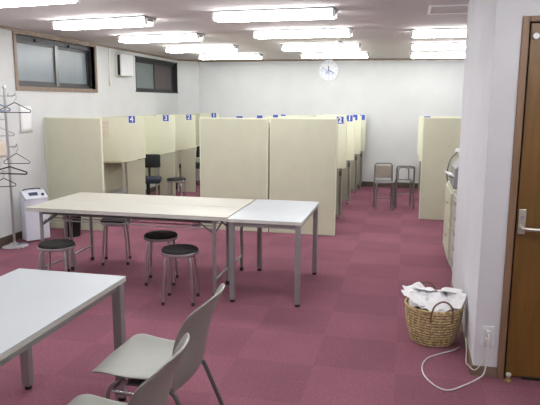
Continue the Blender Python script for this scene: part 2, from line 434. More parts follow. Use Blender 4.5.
ha = thing('ceiling_hatch', 'square white access hatch in the ceiling above the white wall corner', 'ceiling hatch', (0.40, 5.66, ZC))
fr = MB()
for bx in ((-0.25, 0.25, 0.225, 0.25), (-0.25, 0.25, -0.25, -0.225), (-0.25, -0.225, -0.225, 0.225), (0.225, 0.25, -0.225, 0.225)):
    fr.box(bx[0], bx[1], bx[2], bx[3], -0.012, 0)
fr.build('frame', 'body_white', ha)
MB().box(-0.222, 0.222, -0.222, 0.222, -0.005, 0).build('panel', 'ceiling', ha)

# ------------------------------------------------------------------ wall things
ck = thing('wall_clock', 'round white wall clock with pale blue markings high on the back wall', 'clock', (-1.49, YB, 2.225))
def disc(b, r, y0, y1, seg=48, c=(0, 0)):
    b.tube([(c[0], y0, c[1]), (c[0], y1, c[1])], r, seg); return b
b = MB(); ring = []
for a in range(48):
    pass
b.tube([(0.19*math.cos(2*PI*a/48), -0.022, 0.19*math.sin(2*PI*a/48)) for a in range(48)], 0.013, 10, closed=True)
b.build('rim', 'white_plastic', ck, True)
disc(MB(), 0.188, -0.002, -0.020).build('dial', 'white_print', ck)
for a in range(12):
    t_ = 2*PI*a/12; rr = 0.155
    R = Matrix.Translation((rr*math.sin(t_), -0.0215, rr*math.cos(t_))) @ Matrix.Rotation(t_, 4, 'Y')
    MB().box(-0.008, 0.008, -0.001, 0.001, -0.018, 0.018, rot=R).build('hour_mark', 'clock_pale', ck)
rc = random.Random(3); b = MB()
for k in range(26):
    a_ = rc.uniform(2.2, 5.4); r_ = rc.uniform(0.03, 0.135); x_, z_ = r_*math.sin(a_), r_*math.cos(a_)
    R = Matrix.Translation((x_, -0.0212, z_)) @ Matrix.Rotation(rc.uniform(0, PI), 4, 'Y')
    b.box(-rc.uniform(.008, .022), rc.uniform(.008, .022), -0.0006, 0.0006, -rc.uniform(.003, .008), rc.uniform(.003, .008), rot=R)
b.build('dial_print', 'clock_print', ck)
for nm, ang, l, w in (('hour_hand', -0.05, 0.085, 0.010), ('minute_hand', 2.0, 0.13, 0.007)):
    R = Matrix.Translation((0, -0.026, 0)) @ Matrix.Rotation(ang, 4, 'Y')
    MB().box(-w, w, -0.001, 0.001, -0.02, l, rot=R).build(nm, 'clock_hand', ck)

vf = thing('ventilation_fan', 'white box ventilation fan on the left wall between the windows', 'ventilation fan', (XL, 8.93, 2.01))
MB().box(0.075, 0.108, -0.20, 0.20, 0.0, 0.335, 0.012).build('front_cover', 'white_plastic', vf)
MB().box(0.0, 0.03, -0.205, 0.205, -0.01, 0.345, 0.006).build('back_plate', 'cream_plastic', vf)
MB().box(0.03, 0.076, -0.185, 0.185, 0.015, 0.32).build('slot_shade', 'rubber', vf)  # black block paints the shade in the slot behind the cover

pc = thing('pull_switch', 'thin white conduit and switch running down the wall beside the ventilation fan', 'switch', (XL, 8.52, 1.85))
MB().box(0.001, 0.014, -0.011, 0.011, 0.05, 0.555, 0.002).build('conduit', 'cream_plastic', pc)
MB().box(0.001, 0.03, -0.026, 0.026, 0.0, 0.075, 0.006).build('switch_box', 'cream_plastic', pc)

def paper(name, label, x, y0, y1, z0, z1, m='paper'):
    o = MB()
    o.grid(lambda u, v: (x+0.004+0.006*math.sin(3*v+u*2)*u, y0+(y1-y0)*v, z1+(z0-z1)*u), 6, 5)
    ob = o.build(name, m, None, True)
    md = ob.modifiers.new('s', 'SOLIDIFY'); md.thickness = 0.001
    return ob
tag(paper('paper_notice', 'white paper notice hanging on the left wall under the brown framed window', XL+0.004, 6.27, 6.50, 1.245, 1.56), 'white paper notice hanging on the left wall under the brown framed window', 'notice')
tag(paper('paper_notice', '', XL+0.004, 5.74, 5.98, 0.99, 1.17, 'paper_pink'), 'pale pink paper notice on the left wall behind the coat rack', 'notice')

# ------------------------------------------------------------------ partitions and study carrels
def end_panel(x0, x1, y, h, label):
    t = thing('partition_panel', label, 'partition panel', ((x0+x1)/2, y, 0), 0, 'beige end panels of the study booth rows')
    w = (x1-x0)/2
    MB().box(-w+0.012, w-0.012, 0, 0.035, 0.0, h-0.012, 0.004).build('board', 'panel', t)
    e = MB(); e.box(-w, -w+0.012, 0.002, 0.037, 0, h, 0.003).box(w-0.012, w, 0.002, 0.037, 0, h, 0.003).box(-w+0.012, w-0.012, 0.002, 0.037, h-0.012, h, 0.003)
    e.build('edging', 'panel_light' if 'left row' not in label else 'panel_edge', t)
    return t
HP = 1.425
end_panel(XL+0.005, -3.65, 6.75, 1.42, 'large beige end panel of the left booth row, standing against the left wall')
end_panel(-2.535, -1.645, 7.20, HP, 'large beige end panel in the middle of the room, left one of the adjoining pair')
end_panel(-1.625, -0.795, 7.20, HP+0.01, 'large beige end panel, right one of the adjoining pair, behind the small white table')
end_panel(0.235, 1.00, 8.58, HP, 'beige end panel of the right booth row beside the white wall corner')

def carrel(xb, xo, y0, y1, label, digit, plate_x, chamfer=False, desk=True, plate_z=1.375, plate=True, zt=1.388):
    s = 1 if xo > xb else -1
    t = thing('study_booth', label, 'study booth', ((xb+xo)/2, y1, 0), 0, 'numbered study booths')
    ox = (xb+xo)/2; B = xb-ox; O = xo-ox
    if chamfer: poly = [(B, 0.752), (O-s*0.30, 0.752), (O, 0.815), (O, zt), (B, zt)]
    else: poly = [(B, 0.70), (O-s*0.012, 0.70), (O, 0.715), (O, zt), (B, zt)]
    MB().prism(poly, 0, 0.03, 'y').build('divider', 'panel_light', t)
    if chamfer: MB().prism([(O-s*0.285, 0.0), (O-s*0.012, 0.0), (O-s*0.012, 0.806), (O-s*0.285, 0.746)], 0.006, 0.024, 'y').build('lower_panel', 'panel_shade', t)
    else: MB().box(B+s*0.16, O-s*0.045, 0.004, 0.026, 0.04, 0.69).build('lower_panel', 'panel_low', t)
    lg = MB(); lx = O-s*0.075
    lg.box(lx-0.010, lx+0.010, 0.004, 0.026, 0.012, 0.70, 0.003)
    lg.box(lx-0.016, lx+0.016, -0.12, 0.06, 0.0, 0.03, 0.006)
    if chamfer:
        lx = O-s*0.335; lg = MB(); lg.box(lx-0.014, lx+0.014, -0.012, 0.016, 0.0, 0.75, 0.003)
    lg.build('leg', 'leg_grey' if not chamfer else 'beige_metal', t)
    if not chamfer:
        MB().box(lx-0.018, lx+0.018, -0.008, 0.004, 0.59, 0.66, 0.003).build('bracket', 'dark_steel', t)
    d = y1-y0
    if desk:
        MB().box(B, O-s*(0.40 if chamfer else 0.30), -d+0.045, -0.002, (0.722 if chamfer else 0.68), (0.75 if chamfer else 0.705), 0.004).build('desk', 'panel_light', t)
    MB().box(B, B+s*0.03, -d+0.045, -0.002, 0.25, zt).build('back_panel', 'panel', t)
    if plate:
        px = plate_x-ox; q = 0.055
        pl = MB().box(px-q, px+q, -0.006, 0.0, plate_z-q, plate_z+q, 0.002).build('number_plate', 'blue', t)
        rim = MB(); w = 0.006
        for bx in ((-q, q, q-w, q), (-q, q, -q, -q+w), (-q, -q+w, -q, q), (q-w, q, -q, q)):
            rim.box(px+bx[0], px+bx[1], -0.0075, -0.005, plate_z+bx[2], plate_z+bx[3])
        rim.build('plate_border', 'white_print', pl)
        if digit: text_mesh(digit, 0.105, 'white_print', pl, 'digit', (px, -0.007, plate_z), (PI/2, 0, 0), 0.001, 0.003)
    return t
LY = [6.79, 8.0, 9.17, 10.15, 11.60]
for i, dg in enumerate('4321'):
    place = ['nearest the large left end panel', 'with a black office chair tucked in', 'third along the left wall', 'last before the back wall'][i]
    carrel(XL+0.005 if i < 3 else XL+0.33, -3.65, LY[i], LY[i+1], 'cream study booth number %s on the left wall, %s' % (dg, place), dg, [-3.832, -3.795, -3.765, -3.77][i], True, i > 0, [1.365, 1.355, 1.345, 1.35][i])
MY = [7.24, 8.43, 9.66, 10.9, 11.62]
for i in range(4):
    o_ = ['first', 'second', 'third', 'last'][i]
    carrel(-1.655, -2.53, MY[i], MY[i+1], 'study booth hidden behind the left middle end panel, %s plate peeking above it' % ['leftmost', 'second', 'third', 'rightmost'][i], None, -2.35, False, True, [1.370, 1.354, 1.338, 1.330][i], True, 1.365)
for i, dg in enumerate(['2', '1', '', '']):
    lb = ['cream study booth number 2 right behind the right middle end panel', 'cream study booth number 1 on the centre aisle, behind number 2',
          'third cream study booth on the centre aisle, plate mostly hidden behind number 1', 'cream study booth on the centre aisle closest to the back wall'][i]
    carrel(-1.62, [-0.80, -0.79, -0.775, -0.74][i], MY[i], MY[i+1], lb, dg, [-0.895, -0.875, -0.895, -0.81][i], False, True, [1.378, 1.372, 1.355, 1.340][i])
RY = [8.62, 9.85, 11.1]
for i in range(2):
    carrel(1.0, 0.225, RY[i], RY[i+1], ['study booth behind the right end panel with a blue plate peeking above it', 'study booth behind the right end panel, the farther one'][i], None, 0.33, False, True, 1.365, i == 0)
# pink notice on booth 4
b = MB(); b.box(-4.325, -4.195, 7.9965, 7.999, 1.10, 1.345); pn = tag(b.build('paper_notice', 'paper_pink'), 'faded pink paper notice stuck on the divider of booth number 4', 'notice')
for z_ in (1.15, 1.24, 1.30): MB().box(-4.315, -4.205, 7.9958, 7.9965, z_, z_+0.012).build('text_line', 'paper_print', pn)

# ------------------------------------------------------------------ tables
def folding_table(loc, label):
    t = thing('folding_table', label, 'table', loc, 0, 'long folding tables')
    W, D, H = 0.925, 0.232, 0.70
    MB().box(-W, W, -D, D, H-0.006, H, 0.002).build('tabletop', 'cream_top', t)
    MB().box(-W+0.001, W-0.001, -D+0.001, D-0.001, H-0.034, H-0.0061, 0.003).build('top_edge', 'edge', t)
    for sx in (-1, 1):
        lx = sx*0.80
        for sy in (-1, 1):
            lg = MB().tube([(lx, sy*0.19, 0.012), (lx, sy*0.19, H-0.034)], 0.0155, 12).build('leg', 'steel', t, True)
            MB().lathe([(0.019, 0), (0.019, 0.03), (0.016, 0.034)], 12, (lx, sy*0.19, 0)).build('foot_cap', 'rubber', lg, True)
        MB().tube([(lx, -0.19, 0.15), (lx, 0.19, 0.15)], 0.010, 10).build('stretcher', 'steel', t, True)
        MB().box(lx-0.012, lx+0.012, -0.20, 0.20, H-0.060, H-0.034).build('cross_rail', 'dark_steel', t)
        for sy in (-1, 1):
            MB().tube([(lx, sy*0.175, H-0.16), (lx-sx*0.17, sy*0.175, H-0.045)], 0.008, 8).build('folding_brace', 'dark_steel', t, True)
        MB().tube([(lx, -0.18, H-0.15), (lx, 0.17, H-0.06)], 0.006, 8).build('diagonal_brace', 'dark_steel', t, True)
    for y in (-0.17, -0.06, 0.06, 0.17):
        MB().tube([(-0.78, y, H-0.115), (0.78, y, H-0.115)], 0.005, 8).build('shelf_rod', 'steel', t, True)
    for y in (-0.19, 0.19):
        MB().box(-0.78, 0.78, y-0.008, y+0.008, H-0.058, H-0.034).build('side_rail', 'dark_steel', t)
    for x in (-0.6, 0.0, 0.6):
        MB().tube(fillet([(x, -0.17, H-0.04), (x, -0.17, H-0.118), (x, 0.17, H-0.118), (x, 0.17, H-0.04)], 0.02), 0.005, 8).build('shelf_hanger', 'steel', t, True)
    return t
ft = folding_table((-2.305, 4.80, 0), 'long cream-topped folding table, the nearer of the two pushed together')
dup(ft, (-2.305, 5.268, 0), 0, 'long cream-topped folding table, the farther of the two pushed together')

def office_table(loc, hx, hy, label):
    t = thing('office_table', label, 'table', loc, 0, 'white steel-legged tables')
    H = 0.70; LW = 0.021 if hx < 0.32 else 0.026
    MB().box(-hx, hx, -hy, hy, H-0.005, H, 0.002).build('tabletop', 'white_top', t)
    MB().box(-hx+0.001, hx-0.001, -hy+0.001, hy-0.001, H-0.028, H-0.0051, 0.002).build('top_edge', 'edge', t)
    i = 0.035
    ap = MB()
    for bx in ((-hx+i, hx-i, -hy+i-0.01, -hy+i+0.012), (-hx+i, hx-i, hy-i-0.012, hy-i+0.01), (-hx+i-0.01, -hx+i+0.012, -hy+i, hy-i), (hx-i-0.012, hx-i+0.01, -hy+i, hy-i)):
        ap.box(*bx, H-0.065, H-0.028)
    ap.build('apron', 'steel', t)
    for sx in (-1, 1):
        for sy in (-1, 1):
            x, y = sx*(hx-0.034), sy*(hy-0.034)
            lg = MB().box(x-LW, x+LW, y-LW, y+LW, 0.02, H-0.028, 0.006).build('leg', 'steel', t)
            MB().lathe([(0.02, 0), (0.02, 0.02)], 14, (x, y, 0)).build('foot_cap', 'rubber', lg, True)
    return t
office_table((-1.063, 5.02, 0), 0.305, 0.505, 'small white-topped table with steel legs at the right end of the cream folding tables')
office_table((-1.755, 2.20, 0), 0.325, 0.655, 'white-topped table in the left foreground beside the grey chairs')

# ------------------------------------------------------------------ stools
def stool(loc, rot, label):
    t = thing('round_stool', label, 'stool', loc, rot, 'black-topped round stools')
    MB().lathe([(0.0, 0.418), (0.140, 0.418), (0.150, 0.426), (0.150, 0.436), (0.138, 0.449), (0.10, 0.452), (0.0, 0.453)], 36).build('seat_pad', 'black_vinyl', t, True)
    MB().lathe([(0.0, 0.402), (0.148, 0.402), (0.155, 0.408), (0.155, 0.424), (0.149, 0.428), (0.0, 0.428)], 36).build('seat_rim', 'dull_chrome', t, True)
    for k in range(4):
        a = PI/4+k*PI/2; c, s = math.cos(a), math.sin(a)
        pts = smooth_pts([(0.05*c, 0.05*s, 0.398), (0.10*c, 0.10*s, 0.397), (0.135*c, 0.135*s, 0.375), (0.150*c, 0.150*s, 0.30), (0.172*c, 0.172*s, 0.012)], 5)
        lg = MB().tube(pts, 0.0105, 10).build('leg', 'dull_chrome', t, True)
        MB().lathe([(0.014, 0), (0.014, 0.022), (0.011, 0.026)], 12, (0.173*c, 0.173*s, 0)).build('foot_cap', 'rubber', lg, True)
    return t
S0 = stool((-1.755, 4.47, 0), 0.18, 'round black-topped stool in front of the folding tables, nearest the small white table')
dup(S0, (-2.115, 4.93, 0), 0.25, 'round black-topped stool half under the middle of the folding tables')
dup(S0, (-2.825, 4.39, 0), 0.2, 'round black-topped stool at the left front of the folding tables')
dup(S0, (-2.83, 5.455, 0), 0.35, 'round black-topped stool under the far side of the folding tables')
dup(S0, (-3.42, 8.62, 0), 0.1, 'round stool far off in the left aisle outside booth number 3')

# ------------------------------------------------------------------ grey shell chairs (face -x)
def shell_chair(loc, rot, label):
    t = thing('shell_chair', label, 'chair', loc, rot, 'grey plastic shell chairs')
    def seat(u, v):                     # u front->rear, v across
        s = v*2-1
        hw = 0.232-0.030*u
        if u < 0.12: hw *= 0.93+0.07*math.sin(u/0.12*PI/2)
        x = -0.272+0.432*u-0.045*s*s*u**4
        z = 0.455-0.030*math.sin(PI*min(1, u*1.05))*(1-0.35*s*s)-0.016*u
        z += 0.012*abs(s)**4
        if u < 0.18: z -= 0.022*((0.18-u)/0.18)**2
        if u > 0.86: z += 0.02*((u-0.86)/0.14)**2; hw *= 1-0.16*((u-0.86)/0.14)
        x += 0.018*s*s*(1-u)
        return (x, s*hw, z)
    b = MB(); b.grid(seat, 16, 15); o = b.build('seat', 'chair_plastic', t, True)
    md = o.modifiers.new('thick', 'SOLIDIFY'); md.thickness = 0.012; md.offset = -1
    md = o.modifiers.new('sub', 'SUBSURF'); md.levels = 1; md.render_levels = 2
    prof = smooth_pts([(0.145, 0, 0.372), (0.170, 0, 0.415), (0.188, 0, 0.50), (0.205, 0, 0.58), (0.232, 0, 0.67), (0.268, 0, 0.755), (0.287, 0, 0.787)], 6)
    n = len(prof)
    def back(u, v):
        s = v*2-1; q = u*(n-1); i = min(int(q), n-2); P_ = prof[i].lerp(prof[i+1], q-i)
        hw = 0.190+0.042*math.sin(PI*min(1, u*1.05)*0.62)
        if u > 0.80: hw *= math.sqrt(max(0.0, 1-((u-0.80)/0.205)**2*0.62))
        z = P_.z - (0.025*s**4 if u > 0.55 else 0)*((u-0.55)/0.45 if u > 0.55 else 0)
        x = P_.x - 0.066*s*s*(0.35+0.65*math.sin(PI*min(1, u)*0.9))
        return (x, s*hw, z)
    b = MB(); b.grid(back, 20, 17); o = b.build('backrest', 'chair_plastic', t, True)
    md = o.modifiers.new('thick', 'SOLIDIFY'); md.thickness = 0.011; md.offset = 0
    md = o.modifiers.new('sub', 'SUBSURF'); md.levels = 1; md.render_levels = 2
    for s in (-1, 1):
        lg = MB().tube(fillet([(-0.10, s*0.17, 0.385), (-0.175, s*0.195, 0.385), (-0.235, s*0.222, 0.012)], 0.05), 0.0105, 10).build('leg', 'dull_chrome', t, True)
        MB().lathe([(0.014, 0), (0.014, 0.02), (0.011, 0.024)], 12, (-0.236, s*0.2222, 0)).build('foot_cap', 'rubber', lg, True)
        lg = MB().tube(fillet([(0.03, s*0.17, 0.378), (0.125, s*0.185, 0.378), (0.262, s*0.218, 0.012)], 0.05), 0.0105, 10).build('leg', 'dark_steel', t, True)
        MB().lathe([(0.014, 0), (0.014, 0.02), (0.011, 0.024)], 12, (0.263, s*0.2185, 0)).build('foot_cap', 'rubber', lg, True)
        MB().tube(fillet([(-0.13, s*0.15, 0.388), (-0.13, s*0.272, 0.388), (0.02, s*0.272, 0.388), (0.02, s*0.15, 0.388)], 0.035), 0.008, 10).build('linking_bar', 'chrome', t, True)
    MB().box(-0.11, 0.05, -0.18, 0.18, 0.374, 0.386, 0.004).build('seat_frame', 'dark_steel', t)
    return t
C1 = shell_chair((-1.066, 2.475, 0), 0.0, 'grey plastic shell chair in the foreground, the farther one, seat fully visible')
dup(C1, (-1.005, 1.835, 0), 0.03, 'grey plastic shell chair nearest the camera, cut off by the bottom edge')

# ------------------------------------------------------------------ office chairs in the left booths
def office_chair(loc, rot, label):
    t = thing('office_chair', label, 'chair', loc, rot, 'black office chairs in the left booths')
    # faces -x
    MB().box(-0.19, 0.19, -0.20, 0.20, 0.40, 0.48, 0.03, seg=3).build('seat', 'navy_fabric', t, True)
    b = MB(); R = Matrix.Translation((0.24, 0, 0.70)) @ Matrix.Rotation(0.12, 4, 'Y')
    b.box(-0.03, 0.03, -0.175, 0.175, -0.10, 0.11, 0.028, seg=3, rot=R); b.build('backrest', 'black_fabric', t, True)
    MB().tube(smooth_pts([(0.10, 0, 0.39), (0.25, 0, 0.40), (0.28, 0, 0.50), (0.26, 0, 0.66)], 6), 0.018, 10).build('back_support', 'rubber', t, True)
    MB().tube([(0, 0, 0.10), (0, 0, 0.40)], 0.028, 14).build('gas_column', 'rubber', t, True)
    for k in range(5):
        a = 2*PI*k/5+0.3; c, s = math.cos(a), math.sin(a)
        lg = MB().tube([(0.02*c, 0.02*s, 0.11), (0.25*c, 0.25*s, 0.065)], 0.022, 8, r1=0.014).build('base_arm', 'rubber', t, True)
        MB().tube([(0.25*c-0.02*s, 0.25*s+0.02*c, 0.026), (0.25*c+0.02*s, 0.25*s-0.02*c, 0.026)], 0.026, 14).build('caster', 'rubber', lg, True)
    return t
O1 = office_chair((-3.80, 8.42, 0), 1.9, 'black office chair with navy seat tucked into booth number 3')
dup(O1, (-3.96, 10.62, 0), 0.0, 'black office chair far down the left aisle near booth number 1')

# ------------------------------------------------------------------ pipe chairs at the back
def pipe_chair(loc, rot, label, full):
    t = thing('pipe_chair', label, 'chair', loc, rot, 'metal pipe chairs near the back wall')
    w, H = 0.132, (0.70 if full else 0.665)
    bf = MB().tube(fillet([(-w, 0.14, 0.012), (-w, 0.11, 0.40), (-w, 0.13, H), (w, 0.13, H), (w, 0.11, 0.40), (w, 0.14, 0.012)], 0.05), 0.0125, 10)
    bf.build('back_frame', 'pipe_grey', t, True)
    for s in (-1, 1):
        MB().tube(fillet([(s*(w-0.012), 0.12, 0.415), (s*(w-0.012), -0.14, 0.415), (s*(w-0.008), -0.16, 0.012)], 0.04), 0.0105, 10).build('leg', 'pipe_grey', t, True)
    MB().tube([(-w, -0.152, 0.20), (w, -0.152, 0.20)], 0.007, 8).build('stretcher', 'pipe_grey', t, True)
    if full:
        MB().box(-w+0.012, w-0.012, 0.118, 0.135, H-0.22, H-0.035, 0.008).build('backrest', 'grey_back', t)
        MB().box(-w+0.004, w-0.004, -0.15, 0.115, 0.42, 0.447, 0.012).build('seat', 'pipe_grey', t)
    else:
        MB().tube(fillet([(-0.08, -0.12, 0.42), (-0.08, -0.12, 0.62), (0.08, -0.12, 0.62), (0.08, -0.12, 0.42)], 0.06), 0.009, 10).build('back_hoop', 'pipe_grey', t, True)
        MB().tube([(-0.07, -0.12, 0.615), (-0.18, -0.10, 0.615)], 0.009, 8).build('side_bar', 'pipe_grey', t, True)
        MB().tube(fillet([(-w+0.012, 0.11, 0.425), (-w+0.012, -0.13, 0.425), (w-0.012, -0.13, 0.425), (w-0.012, 0.11, 0.425)], 0.03), 0.010, 10).build('seat_frame', 'pipe_grey', t, True)
        MB().tube([(-w, 0.115, 0.42), (w, 0.115, 0.42)], 0.008, 8).build('rear_bar', 'pipe_grey', t, True)
    return t
pipe_chair((-0.285, 9.22, 0), 0.15, 'metal pipe chair with a taupe back pad near the back wall, left one', True)
pipe_chair((0.015, 9.47, 0), PI+0.12, 'bare metal pipe chair frame near the back wall beside the right end panel', False)

# ------------------------------------------------------------------ coat rack and hangers
RX, RYY = -4.235, 5.76
cr = thing('coat_rack', 'chrome pole coat rack with a round base at the left edge', 'coat rack', (RX, RYY, 0))
MB().lathe([(0.0, 0), (0.150, 0), (0.150, 0.012), (0.135, 0.024), (0.06, 0.034), (0.03, 0.05), (0.0, 0.05)], 40).build('base', 'chrome', cr, True)
MB().tube([(0, 0, 0.03), (0, 0, 1.75)], 0.0145, 16).build('pole', 'dull_chrome', cr, True)
MB().lathe([(0.017, 1.745), (0.021, 1.76), (0.014, 1.78), (0, 1.785)], 16).build('finial', 'dull_chrome', cr, True)
ARMS = [(1.672, 0.15), (1.672, 1.9), (1.672, 3.9), (1.125, -0.1), (1.42, 3.7), (0.985, -0.9), (0.985, 2.4), (0.86, -1.6)]
for z, a in ARMS:
    c, s = math.cos(a), math.sin(a)
    MB().tube(smooth_pts([(0, 0, z), (0.06*c, 0.06*s, z), (0.105*c, 0.105*s, z+0.004), (0.122*c, 0.122*s, z+0.035)], 4), 0.006, 8).build('arm', 'dull_chrome', cr, True)

def hanger(loc, rot, label, m, w=0.19, dr=0.085, rad=0.005):
    """hook top at the local origin, body hangs below"""
    t = thing('coat_hanger', label, 'coat hanger', loc, 0, 'coat hangers on the chrome rack')
    t.rotation_euler = (0, 0, rot)
    b = MB()
    hk = [(-0.022, 0, -0.028), (-0.020, 0, -0.008), (0, 0, 0.006), (0.020, 0, -0.008), (0.018, 0, -0.032), (0, 0, -0.055), (0, 0, -0.078)]
    b.tube(smooth_pts(hk, 5), 0.0032, 8); b.build('hook', 'dull_chrome', t, True)
    top = -0.075
    body = fillet([(0, 0, top), (w, 0, top-dr), (w-0.005, 0, top-dr-0.022), (-w+0.005, 0, top-dr-0.022), (-w, 0, top-dr), (0, 0, top)], 0.02)
    MB().tube(body, rad, 8).build('body', m, t, True)
    return t
def on_arm(i, back=0.012):
    z, a = ARMS[i]; return (RX+0.105*math.cos(a), RYY+0.105*math.sin(a), z+0.006)
hanger(on_arm(0), 0.35, 'dark wire hanger on the top arm of the chrome coat rack', 'hanger_dark', 0.165)
hanger(on_arm(2), 1.2, 'blue plastic hanger high on the coat rack at the photo edge', 'blue_plastic', 0.18, 0.07, 0.007)
hanger(on_arm(4), 0.5, 'grey hanger on the left side of the coat rack, mid height', 'dull_chrome', 0.18)
hanger(on_arm(3), 0.3, 'thin grey hanger at middle height on the right of the coat rack', 'hanger_dark', 0.14, 0.09, 0.004)
hanger(on_arm(5), 0.05, 'thick dark hanger below the thin grey one on the coat rack', 'rubber', 0.20, 0.055, 0.007)
hanger(on_arm(7), 0.6, 'lowest grey hanger on the coat rack', 'hanger_dark', 0.12, 0.07, 0.005)

# ------------------------------------------------------------------ air purifier and waste bin
ap = thing('air_purifier', 'white floor-standing air purifier by the left wall behind the coat rack', 'air purifier', (-4.20, 6.12, 0), 1.0)
# local: front faces -y
w, d, H = 0.135, 0.09, 0.555
MB().box(-w, w, -d+0.03, d, 0.012, H-0.04, 0.015).build('housing', 'purifier', ap, True)
b = MB(); n = 14
prof = [(-w-0.004+2*(w+0.004)*i/n, 0) for i in range(n+1)]
poly = [(x, -d+0.024-0.018*(1-(x/(w+0.004))**2)) for x, _ in prof] + [(w+0.004, -d+0.030), (-w-0.004, -d+0.030)]
b.prism(poly, 0.02, H-0.06, 'z'); b.build('front_panel', 'purifier', ap)
b = MB(); b.prism([(-d+0.005, H-0.058), (d-0.002, H-0.036), (d-0.002, H+0.03), (d-0.05, H+0.036), (-d+0.006, H-0.045)], -w+0.004, w-0.004, 'x'); tp = b.build('control_top', 'purifier', ap)
R = Matrix.Translation((-0.02, -0.03, H-0.0005)) @ Matrix.Rotation(0.72, 4, 'X')
MB().box(-0.05, 0.05, -0.022, 0.022, -0.004, 0.008, 0.004, rot=R).build('display', 'display', tp)
R = Matrix.Translation((0.085, -0.045, H-0.012)) @ Matrix.Rotation(0.72, 4, 'X')
MB().box(-0.016, 0.016, -0.016, 0.016, -0.004, 0.010, 0.006, rot=R).build('button', 'rubber', tp)
MB().box(-w-0.001, -w+0.004, -d+0.026, -d+0.036, 0.02, H-0.05).build('seam', 'display', ap)
b = MB(); b.tube(smooth_pts([(-0.11, 0.06, H+0.03), (-0.07, 0.055, H+0.05), (0.07, 0.055, H+0.05), (0.11, 0.06, H+0.03)], 6), 0.007, 8); b.build('carry_handle', 'display', ap, True)

wb = thing('waste_bin', 'black waste bin on the carpet behind the left end of the folding tables', 'waste bin', (-3.90, 6.42, 0))
MB().lathe([(0.0, 0.0), (0.085, 0.0), (0.105, 0.26), (0.099, 0.26), (0.080, 0.008), (0, 0.008)], 28).build('bucket', 'black_vinyl', wb, True)
b = MB(); b.tube([(0.105*math.cos(2*PI*i/28), 0.105*math.sin(2*PI*i/28), 0.262) for i in range(28)], 0.006, 8, closed=True); b.build('rim', 'rubber', wb, True)

# ------------------------------------------------------------------ cabinets, printer, papers behind the corner
def cabinet(y0, y1, x0, x1, H, nd, label, m, dark):
    t = thing('drawer_cabinet', label, 'cabinet', ((x0+x1)/2, (y0+y1)/2, 0), 0, 'cabinets along the white wall corner')
    hx, hy = (x1-x0)/2, (y1-y0)/2
    MB().box(-hx+0.02, hx, -hy, hy, 0.0, H, 0.004).build('body', m, t)
    dh = (H-0.06)/nd
    for k in range(nd):
        z0 = 0.04+k*dh
        dr = MB().box(-hx, -hx+0.022, -hy+0.01, hy-0.01, z0+0.006, z0+dh-0.006, 0.004).build('drawer', m, t)
        MB().box(-hx-0.010, -hx+0.002, -0.10, 0.10, z0+dh*0.55, z0+dh*0.55+0.03, 0.004).build('pull', 'grey_plastic' if dark else 'dull_chrome', dr)
    return t
cabinet(5.40, 6.10, 0.487, 0.95, 0.78, 5, 'beige five-drawer cabinet just behind the white wall corner', 'beige_metal', True)
cabinet(6.13, 6.95, 0.470, 0.95, 0.76, 2, 'beige low cabinet behind the five-drawer one, under the grey printer', 'panel', False)
pr = thing('printer', 'grey office printer standing on the farther low cabinet', 'printer', (0.70, 6.56, 0.76))
b = MB(); b.prism([(-0.20, 0.0), (0.20, 0.0), (0.20, 0.30), (-0.10, 0.30), (-0.19, 0.20)], -0.26, 0.26, 'y'); b.build('body', 'grey_plastic', pr)
b = MB(); b.prism([(-0.13, 0.303), (0.20, 0.303), (0.20, 0.345), (-0.09, 0.355), (-0.14, 0.33)], -0.25, 0.25, 'y'); b.build('scanner_lid', 'steel', pr)
R = Matrix.Translation((-0.185, 0.0, 0.10)) @ Matrix.Rotation(0.35, 4, 'Y')
MB().box(-0.06, 0.03, -0.17, 0.17, -0.005, 0.005, 0.002, rot=R).build('paper_tray', 'dark_steel', pr)
MB().tube(smooth_pts([(-0.225, 0.22, 0.02), (-0.235, 0.23, 0.12), (-0.20, 0.24, 0.26), (-0.13, 0.245, 0.34)], 6), 0.008, 8).build('cable', 'dark_steel', pr, True)
def stack(x, y, z, hx, hy, n, label, rot=0):
    b = MB()
    for k in range(n):
        R = Matrix.Translation((x+random.uniform(-.008, .008), y+random.uniform(-.008, .008), z+0.008*k)) @ Matrix.Rotation(rot+random.uniform(-.12, .12), 4, 'Z')
        b.box(-hx, hx, -hy, hy, 0, 0.0075, 0.001, rot=R)
    return tag(b.build('paper_stack', 'paper'), label, 'papers', 'paper stacks on the cabinets')
stack(0.62, 5.82, 0.781, 0.10, 0.14, 5, 'white paper stack on top of the five-drawer cabinet')
b = MB(); R = Matrix.Translation((0.70-0.192, 6.50, 0.76+0.112)) @ Matrix.Rotation(0.35, 4, 'Y') @ Matrix.Rotation(0.1, 4, 'Z')
b.box(-0.075, 0.03, -0.13, 0.13, 0, 0.012, 0.002, rot=R)
tag(b.build('paper_sheets', 'paper'), 'white sheets lying in the tray of the grey printer', 'papers')
stack(0.66, 6.58, 1.116, 0.09, 0.13, 4, 'white paper stack on top of the grey printer', 0.3)

